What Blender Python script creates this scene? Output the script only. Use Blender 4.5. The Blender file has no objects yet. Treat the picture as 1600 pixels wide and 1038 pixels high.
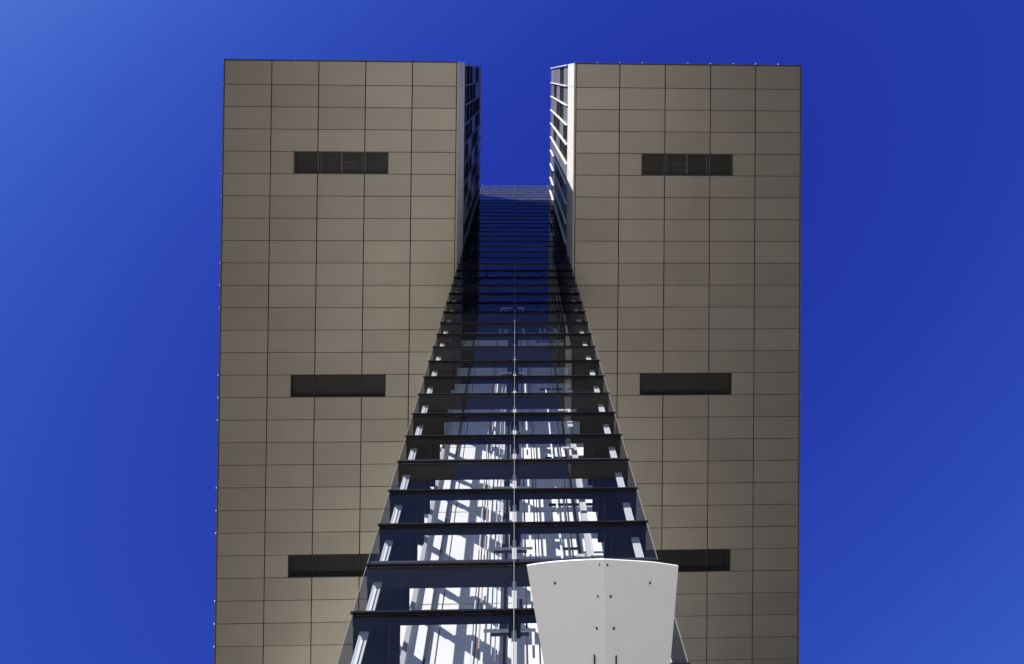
import bpy, bmesh, math, random
from mathutils import Vector, Matrix
random.seed(7)
S = bpy.context.scene
COL = S.collection

# ------------------------------------------------------------------ camera
# x = right in the picture, y = down in the picture (away from the arm's tip), z = up.
EYE = 1.6
cam = bpy.data.cameras.new('camera'); co = bpy.data.objects.new('camera', cam); COL.objects.link(co)
RX = (0.9994190948580227, -0.009956052634098753, -0.03259370873524103)
RY = (0.01035122720413093, 0.9998746813193424, 0.01197805292657796)
RZ = (0.03247037000927356, -0.012308479698585782, 0.999396906338503)
co.matrix_world = Matrix(((RX[0], -RY[0], -RZ[0], 0), (RX[1], -RY[1], -RZ[1], 0), (RX[2], -RY[2], -RZ[2], EYE), (0, 0, 0, 1)))
cam.sensor_width = 36; cam.lens = 1026 / 1600 * 36
cam.shift_x = (800 - 838.745) / 1600; cam.shift_y = (105.873 - 519) / 1600
cam.clip_end = 6000; cam.clip_start = 0.1
S.camera = co

# ------------------------------------------------------------------ sky and sun
SUN_TRAVEL = Vector((1.0, 1.13, -0.745)).normalized()
to_sun = -SUN_TRAVEL
el = math.asin(to_sun.z)
rot = math.atan2(to_sun.x, to_sun.y)
world = bpy.data.worlds.new('World'); S.world = world; world.use_nodes = True
wn = world.node_tree; bg = wn.nodes['Background']
sky = wn.nodes.new('ShaderNodeTexSky'); sky.sky_type = 'NISHITA'; sky.sun_disc = False
sky.sun_elevation = el; sky.sun_rotation = rot
sky.altitude = 300; sky.air_density = 1.0; sky.dust_density = 0.6; sky.ozone_density = 5.0
# deep clean-air blue: the sky's own colours, with the red and green falling off faster away from the sun
sep = wn.nodes.new('ShaderNodeSeparateColor'); comb = wn.nodes.new('ShaderNodeCombineColor')
wn.links.new(sky.outputs[0], sep.inputs[0])
for i, (ref, out, ex, cap) in enumerate(((0.82, 0.504, 1.92, 2.6), (1.52, 1.24, 2.22, 4.0), (3.1, 4.85, 0.95, 8.0))):
    d = wn.nodes.new('ShaderNodeMath'); d.operation = 'DIVIDE'; d.inputs[1].default_value = ref
    p = wn.nodes.new('ShaderNodeMath'); p.operation = 'POWER'; p.inputs[1].default_value = ex
    m = wn.nodes.new('ShaderNodeMath'); m.operation = 'MULTIPLY'; m.inputs[1].default_value = out
    c = wn.nodes.new('ShaderNodeMath'); c.operation = 'MINIMUM'; c.inputs[1].default_value = cap
    wn.links.new(sep.outputs[i], d.inputs[0]); wn.links.new(d.outputs[0], p.inputs[0]); wn.links.new(p.outputs[0], m.inputs[0])
    wn.links.new(m.outputs[0], c.inputs[0]); wn.links.new(c.outputs[0], comb.inputs[i])
wn.links.new(comb.outputs[0], bg.inputs[0])
bg.inputs[1].default_value = 0.06
sl = bpy.data.lights.new('sun', 'SUN'); sl.energy = 5.0; sl.angle = math.radians(0.5); sl.color = (1.0, 0.95, 0.87)
so = bpy.data.objects.new('sun', sl); COL.objects.link(so)
so.rotation_euler = SUN_TRAVEL.to_track_quat('-Z', 'Y').to_euler()
so.location = to_sun * 200
S.view_settings.view_transform = 'Standard'; S.view_settings.look = 'None'
S.view_settings.gamma = 1.0; S.view_settings.use_curve_mapping = False
S.view_settings.exposure = 1.15
S.render.engine = 'CYCLES'
S.cycles.transparent_max_bounces = 32; S.cycles.max_bounces = 10; S.cycles.diffuse_bounces = 5; S.cycles.glossy_bounces = 5

# ------------------------------------------------------------------ materials
def nodes(m): return m.node_tree.nodes, m.node_tree.links
def mat(name, color, rough=0.5, metal=0.0, var=0.0, noise=0.0, nscale=1.2, bump=0.0, spec=0.5, streak=0.0):
    m = bpy.data.materials.new(name); m.use_nodes = True; N, L = nodes(m)
    b = N['Principled BSDF']; b.inputs['Roughness'].default_value = rough; b.inputs['Metallic'].default_value = metal
    b.inputs['Specular IOR Level'].default_value = spec
    b.inputs['Base Color'].default_value = (*color, 1)
    if var or noise or streak:
        h = N.new('ShaderNodeHueSaturation'); h.inputs['Color'].default_value = (*color, 1)
        tc = N.new('ShaderNodeNewGeometry')
        total = None
        def add(sock):
            nonlocal total
            if total is None: total = sock
            else:
                a = N.new('ShaderNodeMath'); a.operation = 'ADD'; L.new(total, a.inputs[0]); L.new(sock, a.inputs[1]); total = a.outputs[0]
        def mapr(sock, amt, base):
            r = N.new('ShaderNodeMapRange'); r.inputs[3].default_value = base - amt; r.inputs[4].default_value = base + amt
            L.new(sock, r.inputs[0]); add(r.outputs[0])
        base = 1.0
        if var:
            oi = N.new('ShaderNodeObjectInfo'); mapr(oi.outputs['Random'], var, base); base = 0.0
        if noise:
            t = N.new('ShaderNodeTexNoise'); t.inputs['Scale'].default_value = nscale; t.inputs['Detail'].default_value = 5
            L.new(tc.outputs['Position'], t.inputs['Vector']); mapr(t.outputs[0], noise * 2, base); base = 0.0
        if streak:
            mp = N.new('ShaderNodeMapping'); mp.inputs['Scale'].default_value = (0.35, 5.0, 5.0)
            L.new(tc.outputs['Position'], mp.inputs[0])
            t = N.new('ShaderNodeTexNoise'); t.inputs['Scale'].default_value = 1.0; t.inputs['Detail'].default_value = 6
            L.new(mp.outputs[0], t.inputs['Vector']); mapr(t.outputs[0], streak * 2, base); base = 0.0
        L.new(total, h.inputs['Value']); L.new(h.outputs[0], b.inputs['Base Color'])
    if bump:
        tc2 = N.new('ShaderNodeNewGeometry'); t = N.new('ShaderNodeTexNoise'); t.inputs['Scale'].default_value = 1.1
        L.new(tc2.outputs['Position'], t.inputs['Vector'])
        bp = N.new('ShaderNodeBump'); bp.inputs['Strength'].default_value = bump; bp.inputs['Distance'].default_value = 0.1
        L.new(t.outputs[0], bp.inputs['Height']); L.new(bp.outputs[0], b.inputs['Normal'])
    return m

def glass(name, tint, f0=0.06, dust=0.02, wave=0.02, fmax=0.30):
    """coated facade glass: clear with a Schlick reflection, a little dust, raised where panes are painted as sunlit"""
    m = bpy.data.materials.new(name); m.use_nodes = True; N, L = nodes(m)
    N.remove(N['Principled BSDF']); out = N['Material Output']
    g = N.new('ShaderNodeNewGeometry')
    t = N.new('ShaderNodeTexNoise'); t.inputs['Scale'].default_value = 0.5; L.new(g.outputs['Position'], t.inputs['Vector'])
    bp = N.new('ShaderNodeBump'); bp.inputs['Strength'].default_value = wave; bp.inputs['Distance'].default_value = 0.1
    L.new(t.outputs[0], bp.inputs['Height'])
    d = N.new('ShaderNodeVectorMath'); d.operation = 'DOT_PRODUCT'
    L.new(g.outputs['Normal'], d.inputs[0]); L.new(g.outputs['Incoming'], d.inputs[1])
    def mt(op, a, b=None):
        n = N.new('ShaderNodeMath'); n.operation = op
        for i, v in enumerate((a, b)):
            if v is None: continue
            if isinstance(v, (int, float)): n.inputs[i].default_value = v
            else: L.new(v, n.inputs[i])
        return n.outputs[0]
    c = mt('ABSOLUTE', d.outputs['Value']); c = mt('SUBTRACT', 1.0, c); c = mt('POWER', c, 5.0)
    c = mt('MULTIPLY', c, fmax); c = mt('ADD', c, f0)
    tr = N.new('ShaderNodeBsdfTransparent'); tr.inputs[0].default_value = (*tint, 1)
    gl = N.new('ShaderNodeBsdfGlossy'); gl.inputs['Roughness'].default_value = 0.0; L.new(bp.outputs[0], gl.inputs['Normal'])
    gl.inputs[0].default_value = (1, 1, 1, 1)
    mx = N.new('ShaderNodeMixShader'); L.new(c, mx.inputs[0]); L.new(tr.outputs[0], mx.inputs[1]); L.new(gl.outputs[0], mx.inputs[2])
    df = N.new('ShaderNodeBsdfDiffuse'); df.inputs[0].default_value = (0.6, 0.62, 0.65, 1)
    m2 = N.new('ShaderNodeMixShader')
    t2 = N.new('ShaderNodeTexNoise'); t2.inputs['Scale'].default_value = 2.0; t2.inputs['Detail'].default_value = 4; L.new(g.outputs['Position'], t2.inputs['Vector'])
    L.new(mt('MULTIPLY', t2.outputs[0], dust * 2), m2.inputs[0]); L.new(mx.outputs[0], m2.inputs[1]); L.new(df.outputs[0], m2.inputs[2])
    L.new(m2.outputs[0], out.inputs[0])
    return m

M_SOFFIT = mat('soffit_metal', (0.44, 0.395, 0.315), rough=0.42, metal=0.55, var=0.07, noise=0.05, nscale=0.6, bump=0.03, streak=0.02)
M_JOINT = mat('joint_black', (0.012, 0.012, 0.011), rough=0.8)
M_TRIM = mat('edge_trim', (0.17, 0.16, 0.14), rough=0.5)
M_STUD = mat('stud_steel', (0.85, 0.85, 0.85), rough=0.3)
M_WHITE = mat('white_cladding', (0.50, 0.495, 0.485), rough=0.45, var=0.03, noise=0.02)
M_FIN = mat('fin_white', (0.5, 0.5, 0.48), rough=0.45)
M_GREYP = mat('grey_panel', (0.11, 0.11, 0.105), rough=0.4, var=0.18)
M_LEFTP = mat('shade_toned_panel', (0.09, 0.09, 0.09), rough=0.4, var=0.3)  # darker copy of the grey panel, shade put into the colour
M_DARKP = mat('dark_cladding', (0.012, 0.012, 0.013), rough=0.5, var=0.2)
M_FRAME = mat('dark_steel', (0.008, 0.008, 0.010), rough=0.8, spec=0.05)
M_FRAME2 = mat('slab_steel', (0.014, 0.014, 0.018), rough=0.6, spec=0.3)
M_COLUMN = mat('grey_column', (0.46, 0.46, 0.46), rough=0.5, noise=0.03)
M_WALL = mat('white_shaft_wall', (0.84, 0.825, 0.79), rough=0.7, noise=0.015)
M_RAILW = mat('pale_rail', (0.72, 0.72, 0.70), rough=0.45)
M_RAILD = mat('dark_rail', (0.035, 0.035, 0.045), rough=0.5)
M_RED = mat('rust_pipe', (0.36, 0.24, 0.20), rough=0.6, noise=0.1, nscale=4)
M_LINE = mat('profile_grey', (0.12, 0.12, 0.125), rough=0.8, spec=0.1)
M_ALU = mat('aluminium', (0.62, 0.62, 0.62), rough=0.35, metal=0.3)
M_REFL = mat('white_paint', (0.67, 0.665, 0.635), rough=0.4, noise=0.025, nscale=2.0)
M_BOLT = mat('bolt_dark', (0.02, 0.02, 0.02), rough=0.5)
M_GROUND = mat('dark_surround', (0.03, 0.03, 0.031), rough=0.85, noise=0.06, nscale=0.3)
M_GROUND2 = mat('paving_slabs', (0.47, 0.45, 0.405), rough=0.8, noise=0.05, nscale=0.7)
M_ROOF = mat('roof', (0.2, 0.2, 0.2), rough=0.9)
G_FRONT = glass('front_glass', (0.87, 0.88, 0.90), f0=0.018, dust=0.002, wave=0.012)
G_TOP = glass('brightened_top_glass', (0.8, 0.85, 0.9), f0=0.02, dust=0.026, wave=0.01, fmax=0.7)  # no frit: pale veil and stronger reflection paint the top rows as sunlit
G_SIDE = glass('side_glass', (0.77, 0.78, 0.80), f0=0.02, dust=0.001, wave=0.01, fmax=0.12)
M_PANE = mat('dark_pane', (0.012, 0.013, 0.013), rough=0.5, spec=0.05)
M_BROWNP = mat('brown_grey_pane', (0.048, 0.045, 0.038), rough=0.35, spec=0.25, noise=0.08, nscale=0.8)  # even brown-grey colour of the first two strip windows
M_DEEP = mat('deep_brown_pane', (0.028, 0.026, 0.023), rough=0.4, spec=0.2)
M_SASH = mat('sash_grey', (0.14, 0.135, 0.12), rough=0.6)
M_BLIND = mat('inner_blind', (0.045, 0.042, 0.037), rough=0.7)

# ------------------------------------------------------------------ helpers
def box(bm, x0, x1, y0, y1, z0, z1, bevel=0.0):
    r = bmesh.ops.create_cube(bm, size=1.0)
    bmesh.ops.scale(bm, vec=(abs(x1-x0), abs(y1-y0), abs(z1-z0)), verts=r['verts'])
    bmesh.ops.translate(bm, vec=((x0+x1)/2, (y0+y1)/2, (z0+z1)/2), verts=r['verts'])
    if bevel:
        es = list({e for v in r['verts'] for e in v.link_edges})
        bmesh.ops.bevel(bm, geom=es, offset=bevel, segments=1, affect='EDGES', clamp_overlap=True)
def mesh_of(name, boxes, bevel=0.0):
    bm = bmesh.new()
    for b in boxes: box(bm, *b, bevel=bevel)
    me = bpy.data.meshes.new(name); bm.to_mesh(me); bm.free(); return me
def link(name, me, m, parent=None, loc=(0, 0, 0)):
    if m is not None and not me.materials: me.materials.append(m)
    o = bpy.data.objects.new(name, me); COL.objects.link(o); o.location = loc
    if parent is not None: o.parent = parent
    return o
def part(name, boxes, m, parent=None, bevel=0.0, loc=(0, 0, 0)):
    return link(name, mesh_of(name, boxes, bevel), m, parent, loc)
_cache = {}
def cbox(name, sx, sy, sz, m, parent, c, bevel=0.0):
    """box part of size s centred at c, mesh shared between alike pieces"""
    k = (name, round(sx, 4), round(sy, 4), round(sz, 4), m.name, bevel)
    if k not in _cache:
        _cache[k] = mesh_of(name, [(-sx/2, sx/2, -sy/2, sy/2, -sz/2, sz/2)], bevel)
    return link(name, _cache[k], m, parent, c)
def cyl_part(name, r, p0, p1, m, parent, seg=12):
    p0 = Vector(p0); p1 = Vector(p1); d = p1 - p0
    bm = bmesh.new(); bmesh.ops.create_cone(bm, cap_ends=True, segments=seg, radius1=r, radius2=r, depth=d.length)
    bmesh.ops.rotate(bm, cent=(0, 0, 0), matrix=d.to_track_quat('Z', 'Y').to_matrix(), verts=bm.verts)
    bmesh.ops.translate(bm, vec=(p0+p1)/2, verts=bm.verts)
    me = bpy.data.meshes.new(name); bm.to_mesh(me); bm.free(); return link(name, me, m, parent)
def thing(name, label, cat, loc=(0, 0, 0), group=None):
    o = bpy.data.objects.new(name, None); COL.objects.link(o); o.location = loc
    o['label'] = label; o['category'] = cat
    if group: o['group'] = group
    return o

# ------------------------------------------------------------------ ground
g = part('ground', [(-2500, 2500, -2500, 2500, -0.5, 0)], M_GROUND); g['kind'] = 'structure'  # unseen surround, kept dark so bounce light fades towards the block edges
pv = part('bounce_pavement', [(-21, 17, -18, 35, 0.0, 0.12)], M_GROUND2); pv['kind'] = 'structure'  # unseen pale patch, sized to bounce light onto the undersides

# ------------------------------------------------------------------ the two overhanging blocks
Z0 = 38.0 + EYE              # underside of the overhang
ZT = 61.8 + EYE              # roof
ZF = 42.5 + EYE              # top of the white fascia band in the slot
W = 2.6631; R = 1.2698; YF0 = -0.6143
XL, XR = -3.2603, 3.4079     # slot faces
NROW = 29
Y_TIP = -0.76; Y_BACK = 66.0
STOREY = (ZT - ZF) / 5
YT = 11.2                    # front glass of the tower
YB = 15.45                   # back of the tower

def window(parent, xa, ya, mirrored, detail):
    """recessed strip window two panels wide in the underside"""
    w = 2 * W - 0.04; h = R - 0.02; d = 0.24; t = 0.03
    cx, cy = xa + W, ya + R / 2
    wv = part('window', [(-w/2, -w/2+t, -h/2, h/2, 0.002, d), (w/2-t, w/2, -h/2, h/2, 0.002, d),
                         (-w/2+t, w/2-t, -h/2, -h/2+t, 0.002, d), (-w/2+t, w/2-t, h/2-t, h/2, 0.002, d)], M_SASH if detail == 2 else M_BLIND, parent, loc=(cx, cy, Z0))
    us = [-w/2+t, -W/2, W/2, w/2-t] if detail < 2 else [-w/2+t, -W/2, 0, W/2, w/2-t]
    for a, b in zip(us[:-1], us[1:]):
        cbox('pane', b-a-0.05, h-2*t-0.06, 0.02, M_BROWNP if detail else M_DEEP, wv, ((a+b)/2, 0, 0.20))
    M_MULL = M_SASH if detail == 2 else M_BLIND
    for u in us[1:-1]:
        wid = 0.05 if u else 0.09
        cbox('mullion', wid, h-2*t, 0.06, M_MULL, wv, (u, 0, 0.165))
        if detail == 2 and u: cbox('mullion', 0.04, h-2*t, 0.05, M_MULL, wv, (u + (0.17 if u < 0 else -0.17), 0, 0.17))
    cbox('frame', w-2*t, 0.04, 0.05, M_BLIND, wv, (0, -h/2+t+0.03, 0.17)); cbox('frame', w-2*t, 0.04, 0.05, M_BLIND, wv, (0, h/2-t-0.03, 0.17))
    for s in (-1, 1): cbox('frame', 0.05, h-2*t-0.1, 0.05, M_BLIND, wv, (s*(w/2-t-0.05), 0, 0.17))
    if detail == 2:   # small opening hatch in the pane beside the middle post
        s = -1 if mirrored else 1
        bx = [(s*0.07, s*0.72, -0.03, 0.0, 0, .02), (s*0.07, s*0.72, 0.33, 0.36, 0, .02), (s*0.69, s*0.72, 0.0, 0.33, 0, .02)]
        part('hatch_frame', bx, M_SASH, wv, loc=(0, 0, 0.165))

def block(side):
    left = side < 0
    if left:
        root = thing('office_block', 'left overhanging block with grey-beige metal underside, lit sky on its outer side', 'building', (XL - 2.5*W, 30, 0))
        root['label'] = 'left overhanging office block, beige panelled underside, its slot wall in shade'
    else:
        root = thing('office_block', 'right overhanging office block, beige panelled underside, its slot wall catching bright sun', 'building', (XR + 2.5*W, 30, 0))
    inv = -Vector(root.location)
    base = bpy.data.objects.new('_', None)
    x_in = XL if left else XR
    x_out = (XL - 5*W - 0.02) if left else (XR + 5*W + 0.02)
    xa = min(x_in, x_out); xb = max(x_in, x_out)
    def colx(u):      # u = 0..5 counted from the left of this block
        return (XL - (5-u)*W - 0.0) if left else (XR + u*W)
    wins = {4: 2, 14: 1, 22: 0}
    P = []
    def C(name, *a, **k):
        c = a[5]; o = cbox(name, a[0], a[1], a[2], a[3], root, (c[0]+inv.x, c[1]+inv.y, c[2]+inv.z), **k); return o
    def B(name, boxes, m, bevel=0.0):
        return part(name, boxes, m, root, bevel, loc=inv)
    TH = 0.045
    def panel(x0, x1, i):
        if left and abs(x1 - XL) < 1e-3: x1 = XL - 0.12
        if (not left) and abs(x0 - XR) < 1e-3: x0 = XR + 0.12
        y0 = YF0 + i*R; y1 = y0 + R
        if i == 0: y0 = Y_TIP + 0.05
        o = C('panel', (x1-x0) - 0.048, (y1-y0) - 0.030, TH, M_SOFFIT, root, ((x0+x1)/2, (y0+y1)/2, Z0 + TH/2 + random.uniform(-.004, .004)), bevel=0.006)
        o.rotation_euler = (math.radians(random.gauss(0, .10)), math.radians(random.gauss(0, .06)), 0)
    for i in range(NROW):
        for u in range(5):
            if i in wins and u in (2,): continue
            if i in wins and u == 1: panel(colx(1), colx(1.5), i); continue
            if i in wins and u == 3: panel(colx(3.5), colx(4), i); continue
            panel(colx(u), colx(u+1), i)
    # rest of the underside behind, one piece of small panels
    rest = []
    i = NROW
    while YF0 + (i+1)*R < 46:
        for u in range(5):
            rest.append((colx(u)+.03, colx(u+1)-.03, YF0+i*R+.017, YF0+(i+1)*R-.017, Z0, Z0+TH))
        i += 1
    mid = 0.07
    i = 13
    while YF0 + (i+1)*R < 46:
        a, b = (x_in+.03, mid-.03) if left else (mid+.03, x_in-.03)
        rest.append((a, b, YF0+i*R+.017, YF0+(i+1)*R-.017, Z0, Z0+TH)); i += 1
    o = B('soffit_panels', rest, M_SOFFIT); o['kind'] = 'stuff'
    # black backing behind the joints, open at the windows
    bk = []; ys = [Y_TIP+.04]; 
    za, zb = Z0+TH+0.01, Z0+TH+0.05
    prev = Y_TIP + .04
    for r in sorted(wins):
        ya, yb = YF0+r*R, YF0+(r+1)*R
        bk.append((xa+.02, xb-.02, prev, ya, za, zb))
        bk.append((xa+.02, colx(1.5), ya, yb, za, zb)); bk.append((colx(3.5), xb-.02, ya, yb, za, zb))
        prev = yb
    bk.append((xa+.02, xb-.02, prev, 46, za, zb))
    bk.append(((x_in, mid, YB+.1, 46, za, zb)) if left else ((mid, x_in, YB+.1, 46, za, zb)))
    B('soffit_backing', bk, M_JOINT)
    for r in wins:
        wo = window(root, colx(1.5)+inv.x, YF0+r*R+inv.y, not left, wins[r])
    # edge trims of the underside
    if left:
        B('edge_trim', [(XL-.10, XL-.005, Y_TIP+.05, YB, Z0+.002, Z0+.05)], M_SOFFIT)
    else:
        B('edge_trim', [(XR+.005, XR+.10, Y_TIP+.05, YB, Z0+.002, Z0+.05)], M_SOFFIT)
    B('edge_trim', [(xa-.02 if left else xa+.0, xb if left else xb+.02, Y_TIP-.04, Y_TIP+.0, Z0-.01, Z0+.2)], M_TRIM)
    ox = x_out
    B('edge_trim', [(ox-.05, ox+.01, Y_TIP, 46, Z0-.01, Z0+.2) if left else (ox-.01, ox+.05, Y_TIP, 46, Z0-.01, Z0+.2)], M_TRIM)
    st = []
    for i in range(0, NROW+4):
        y = YF0 + i*R
        if (i*7 + (0 if left else 3)) % 5 in (0, 2, 3):
            st.append((ox-.085, ox-.05, y-.02, y+.02, Z0-.02, Z0+.05) if left else (ox+.05, ox+.07, y-.015, y+.015, Z0-.01, Z0+.03))
    for i in range(1, 20):
        x = colx(0) + i*W/2
        if i < 10 and i != 4 and (not left or i == 3): st.append((x-.02, x+.02, Y_TIP-.075, Y_TIP-.04, Z0-.02, Z0+.05))
    o = B('studs', st, M_STUD); o['kind'] = 'stuff'
    # shell of the block
    zc = Z0 + 0.2
    B('wall', [(xa, xb, Y_TIP, Y_TIP+.12, zc, ZT)], M_WHITE)
    ow = (ox, ox+.12) if left else (ox-.12, ox)
    B('wall', [(ow[0], ow[1], Y_TIP+.122, Y_BACK, zc, ZT)], M_WHITE)
    B('wall', [(xa, xb, Y_BACK+.002, Y_BACK+.3, zc, ZT)], M_WHITE)
    B('floor_slab', [(xa+.13, xb-.13, Y_TIP+.13, Y_BACK-.01, Z0+.5, Z0+.8)], M_JOINT)
    B('roof', [(xa+.0, xb-.0, Y_TIP+.0, Y_BACK, ZT+.002, ZT+.12)], M_ROOF)
    cm = (x_in+.13, mid) if left else (mid+.002, x_in-.13)
    B('link_wall', [(x_in if left else mid, mid if left else x_in, YB+.12, YB+.4, Z0+.1, ZT)], M_DARKP)
    # main leg from the ground far behind
    B('leg', [(xa+.1 if left else mid+.01, mid if left else xb-.1, 46.01, Y_BACK, 0.12, Z0+.1)], M_WHITE)
    # ---- slot wall: fascia panels, windows, vertical fins
    sgn = 1 if left else -1          # outward direction of the slot face
    ny = 13
    T = 0.1
    for i in range(ny):
        y0 = YF0 + i*R if i else Y_TIP + .02; y1 = YF0 + (i+1)*R
        C('fascia_panel', T, (y1-y0)-.02, ZF-Z0-.03, M_WHITE, root, (x_in - sgn*T/2, (y0+y1)/2, (Z0+ZF)/2), bevel=0.006)
    B('wall', [(x_in - sgn*.35, x_in - sgn*.12, Y_TIP+.125, YB, Z0+.2, ZT)] if sgn > 0 else [(x_in+.12, x_in+.35, Y_TIP+.125, YB, Z0+.2, ZT)], M_JOINT)
    rnd = random.Random(3 if left else 12)
    for k in range(5):
        z0 = ZF + k*STOREY; z1 = z0 + STOREY
        for i in range(ny):
            y0 = YF0 + i*R if i else Y_TIP + .02; y1 = YF0 + (i+1)*R
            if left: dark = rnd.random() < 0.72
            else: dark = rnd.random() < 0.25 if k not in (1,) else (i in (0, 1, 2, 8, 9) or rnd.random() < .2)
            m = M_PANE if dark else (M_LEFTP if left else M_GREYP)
            nm = 'window' if dark else 'wall_panel'
            dep = .12 if dark else .04
            C(nm, .04, (y1-y0)-.08, STOREY-.28, m, root, (x_in - sgn*dep, (y0+y1)/2, (z0+z1)/2 + .05), bevel=0)
        C('sill', .09, YB-Y_TIP-.1, .08, M_GREYP if not left else M_FRAME, root, (x_in - sgn*.06, (YB+Y_TIP)/2, z0+.04))  # left sills go near black to carry the shade
    for i in range(ny+1):
        y = YF0 + i*R if i else Y_TIP + .05
        C('fin', .16, .07, ZT-ZF+.10, M_FIN if not left else M_LEFTP, root, (x_in + sgn*.03, y, (ZF+ZT)/2 + .07))  # left fins take the shade-toned grey instead of white
    C('coping', .10, YT-Y_TIP, .06, M_FIN, root, (x_in - sgn*.02, (YT+Y_TIP)/2, ZT+.16))
    return root
block(-1); block(1)

# ------------------------------------------------------------------ glass lift tower
tower = thing('glass_tower', 'tall glazed lift tower with dark ledges and white shaft wall, between the two beige blocks', 'tower', (0.07, 13.3, 0))
ti = -Vector(tower.location)
def TB(name, boxes, m, bevel=0.0): return part(name, boxes, m, tower, bevel, loc=ti)
def TC(name, sx, sy, sz, m, c, bevel=0.0): return cbox(name, sx, sy, sz, m, tower, (c[0]+ti.x, c[1]+ti.y, c[2]+ti.z), bevel)
PITCH = 1.3333
K0 = -10                                            # lowest ledge index
def zl(k): return 15.2 + EYE + PITCH*k
KTOP = 39
XM = (XL+XR)/2
TW = XR-XL
for k in range(K0, KTOP+1):
    z = zl(k); slab = (k % 3 == 0)
    low = z < Z0
    over = .04 if low else -.01
    TC('ledge', TW+2*over, .06 if low else .03, .055 if low else .045, M_FRAME, (XM, YT-(.02 if low else .005), z), bevel=.008 if low else .004)
    dep = .47 if slab else .2
    TC('floor_edge' if slab else 'transom', TW-.02, dep, .22 if slab else .10, M_FRAME2 if slab else M_FRAME, (XM, YT+.035+dep/2, z+(.09 if slab else .03)))
    if k < KTOP:
        for s in (-1, 1):
            xa, xb = (XL, XM-.02) if s < 0 else (XM+.02, XR)
            TC('glass_pane', xb-xa-.01, .02, PITCH-(.06 if low else .05), G_FRONT if k < 33 else G_TOP, ((xa+xb)/2, YT+.015, z+PITCH/2))
    # side plates and side glass
    for s, xs in ((-1, XL), (1, XR)):
        wdt = .74 if s < 0 else .85
        y0 = YT + .035 + dep + .003; y1 = YT + 2.35
        TC('side_plate', wdt, y1-y0, .10, M_FRAME, (xs - s*(wdt/2+.02), (y0+y1)/2, z+.03))
        TC('side_beam', .16, YB-.20-y1, .16, M_FRAME, (xs - s*.10, (y1+.003+YB-.20)/2, z+.03))
        if low and z + PITCH < Z0+.5:
            TC('glass_pane', .02, YB-YT-.08, PITCH-.05, G_SIDE, (xs + s*(-.0), (YT+YB)/2+.03, z+PITCH/2))
            if k > -2: pass
    if not slab:
        TC('bracket', .26, .30, .08, M_FRAME, (XM+.03, YT+.40, z+.03))
# corner and middle profiles
for s, xs in ((-1, XL), (1, XR)):
    TC('corner_profile', .014, .02, Z0-.01, M_LINE, (xs+s*.004, YT-.02, Z0/2))
    TC('corner_profile', .02, .03, zl(KTOP)-Z0, M_LINE, (xs-s*.03, YT-.06, (Z0+zl(KTOP))/2))
TC('mullion', .018, .03, zl(KTOP)-.1, M_LINE, (XM+.01, YT-.07, zl(KTOP)/2))
# dark blocks standing in for a reflection in one row of glass
for x in (-1.48, .08, 1.72):
    TC('reflection_block', .20, .05, .95, M_FRAME, (x, YT+.045, 37.2+EYE))
# columns between ledges
for k in range(K0, 35):
    z = zl(k)
    for x, w in ((-3.0, .19), (3.11, .19)):
        TC('column', w, .05, PITCH-.16, M_COLUMN, (x, YT+.345, z+PITCH/2+.03))
    if z < Z0: TC('column', .11, .10, PITCH-.12, M_COLUMN, (XM+.02, YT+.42, z+PITCH/2+.03))
# shaft rear wall: white panels with dark seams
WX = [XL+.02, -1.93, -0.92, 0.92, 2.2, XR-.02]
for n in range(-3, 7):
    z0 = zl(3*n); z1 = zl(3*n+3)
    if n == -3: z0 = .12
    if n == 6: z1 = Z0 + .3
    for a, b in zip(WX[:-1], WX[1:]):
        TC('wall_panel', b-a-.035, .12, z1-z0-.03, M_WALL, ((a+b)/2, YB-.12, (z0+z1)/2), bevel=.01)
TB('rear_frame', [(XL+.01, XR-.01, YB-.05, YB+.05, .12, zl(35)-.01)], M_JOINT)
for n in range(7, 12):
    for a, b in zip(WX[:-1], WX[1:]):
        TC('wall_panel', b-a-.04, .10, 3.9, M_DARKP, ((a+b)/2, YB-.12, zl(3*n)-1.7))
# side posts halfway
for s, xs in ((-1, XL), (1, XR)):
    TC('post', .15, .16, Z0-.1, M_FRAME, (xs-s*.13, 13.23, Z0/2))
# inner columns and pipes
ztop = Z0 - .2
TC('inner_column', .14, .08, ztop, M_COLUMN, (-2.75, 15.12, ztop/2))
TC('inner_column', .20, .16, ztop, M_COLUMN, (2.32, 13.9, ztop/2))
TC('pipe', .07, .07, ztop, M_RAILD, (-2.21, 15.18, ztop/2))
TC('pipe', .03, .03, ztop, M_RAILW, (-.98, 14.9, ztop/2))
TC('pipe', .035, .05, ztop, M_RED, (-.72, 13.3, ztop/2))
TC('pipe', .045, .05, ztop, M_RED, (1.78, 13.6, ztop/2))
rails = [(-.63, .05, 13.2, M_RAILW), (-.44, .05, 13.4, M_RAILW), (-.34, .03, 13.5, M_RAILW), (-.27, .02, 13.4, M_RAILW),
         (-.14, .20, 13.6, M_RAILD), (.16, .03, 13.5, M_RAILD), (.42, .05, 13.6, M_RAILD), (.56, .06, 13.3, M_RAILW), (.72, .04, 13.6, M_RAILD),
         (1.45, .05, 13.5, M_RAILW), (1.66, .03, 13.4, M_RAILW), (2.02, .06, 13.8, M_RAILD)]
for x, w, y, m in rails:
    TC('guide_rail', w, .06, ztop, m, (x, y, ztop/2))
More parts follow.
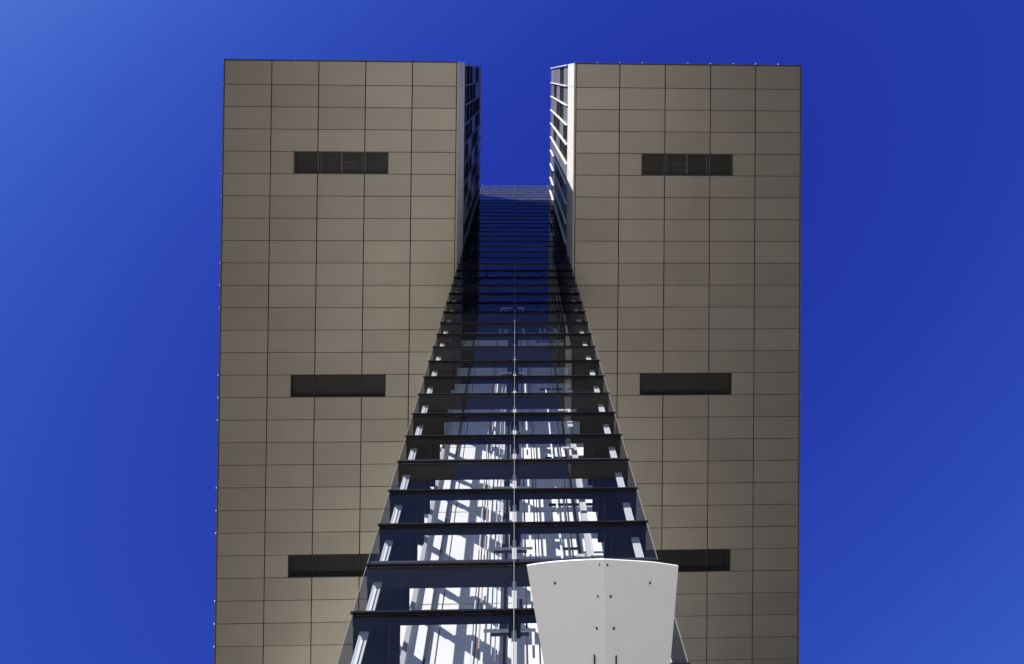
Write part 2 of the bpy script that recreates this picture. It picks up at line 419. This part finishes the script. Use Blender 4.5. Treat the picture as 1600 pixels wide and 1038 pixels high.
for n in range(-4, 9):
    z = 15.55 + EYE + 2.6667*n
    TC('rail_bracket', 1.22, .05, .04, M_RAILW, (.0, 13.0, z)); TC('rail_bracket', .9, .05, .05, M_RAILD, (.0, 13.08, z-.01))
    TC('rail_bracket', .50, .06, .04, M_RAILD, (1.78, 13.6, z+.8)); TC('rail_bracket', .40, .05, .10, M_COLUMN, (2.05, 13.45, z+.3))
    TC('rail_bracket', .14, .20, .30, M_RAILD, (.25, 13.75, z+1.6))
    TC('cross_beam', 1.6, .06, .06, M_FRAME, (2.05, 14.2, z+1.0))
# roof of the tower
TB('roof', [(XL+.02, XR-.02, YT+.6, YB, zl(35), zl(35)+.15)], M_FRAME2)
TB('plinth', [(XL-.2, XR+.2, YT-.2, YB+.2, .12, zl(K0)-.08)], M_FRAME2)

# ------------------------------------------------------------------ white folded reflector on a mast
refl = thing('lamp_reflector', 'white folded metal reflector with small dark bolts, curved top edge, before the glass tower', 'reflector', (1.04, 7.6, .12))
ri = -Vector(refl.location)
ZP = 7.0 + EYE; RISE = 0.42
arcL = [(0.173, 5.177), (0.31, 5.157), (0.478, 5.141), (0.736, 5.127), (0.99, 5.123)]
arcR = [(0.99, 5.123), (1.274, 5.142), (1.527, 5.162), (1.788, 5.203)]
botR = [(1.66, 7.0), (1.035, 7.0)]; botL = [(1.035, 7.0), (0.51, 7.0)]
mid_r = [(1.7465, 5.7), (1.707, 6.236)]; mid_l = [(0.366, 6.21), (0.262, 5.68)]
def ridge_x(y): return 0.99 + (1.031-0.99)*(y-5.123)/1.1
def zed(x, y): return RISE * min(1.0, abs(x-ridge_x(y))/0.8) 
def plate(outline, name):
    bm = bmesh.new()
    # strips from the ridge outwards, so the plate curves gently
    top, bot, side = outline
    n = 10; rows = 14
    grid = []
    for j in range(rows+1):
        v = j/rows; row = []
        for i in range(n+1):
            u = i/n
            # top arc point at u
            def lerp(pts, u):
                t = u*(len(pts)-1); a = min(int(t), len(pts)-2); f = t-a
                return (pts[a][0]*(1-f)+pts[a+1][0]*f, pts[a][1]*(1-f)+pts[a+1][1]*f)
            tx, ty = lerp(top, u); bx, by = lerp(bot, u)
            x = tx*(1-v)+bx*v; y = ty*(1-v)+by*v
            z = zed(x, y); s = 1 + z/7.0
            row.append(bm.verts.new((x*s, y*s, ZP+z)))
        grid.append(row)
    for j in range(rows):
        for i in range(n):
            bm.faces.new((grid[j][i], grid[j][i+1], grid[j+1][i+1], grid[j+1][i]))
    bmesh.ops.recalc_face_normals(bm, faces=bm.faces)
    if sum(f.normal.z for f in bm.faces) > 0: bmesh.ops.reverse_faces(bm, faces=bm.faces)
    r = bmesh.ops.solidify(bm, geom=bm.faces[:], thickness=0.015)
    me = bpy.data.meshes.new(name); bm.to_mesh(me); bm.free()
    for p in me.polygons: p.use_smooth = False
    o = link(name, me, M_REFL, refl, ri)
    return o
topL = [(0.989, 5.123), (0.736, 5.127), (0.478, 5.141), (0.31, 5.157), (0.173, 5.177)]
topR = [(0.990, 5.123), (1.274, 5.142), (1.527, 5.162), (1.788, 5.203)]
plate((topL, [(1.058, 7.0), (0.51, 7.0)], None), 'reflector_panel')
plate((topR, [(1.059, 7.0), (1.652, 7.0)], None), 'reflector_panel')
for (x, y, r) in [(0.473, 5.362, .012), (1.485, 5.374, .012), (0.944, 5.174, .008), (1.029, 5.179, .010), (0.93, 5.507, .009), (1.066, 5.509, .012),
                  (0.922, 5.842, .011), (1.103, 5.845, .012)]:
    z = zed(x, y); s = 1+z/7
    cyl_part('bolt', r, (x*s+ri.x, y*s+ri.y, ZP+z-.012+ri.z), (x*s+ri.x, y*s+ri.y, ZP+z+.02+ri.z), M_BOLT, refl, 10)
for x in (0.908, 1.14):
    z = zed(x, 6.2); cbox('slot_plate', .016, .09, .02, M_BOLT, refl, (x+ri.x, 6.225+ri.y, ZP+z-.006+ri.z))
cyl_part('mast', .08, (0, .05, 0), (0, .05, ZP+ri.z+.35), M_ALU, refl, 20)
cyl_part('arm', .04, (0, .05, ZP+ri.z+.28), (0, -1.3, ZP+ri.z+.28), M_ALU, refl, 12)
for yy in (-.9, -1.2): cyl_part('stay', .012, (0, yy, ZP+ri.z+.28), (-.0, yy, ZP+ri.z+.03), M_ALU, refl, 8)
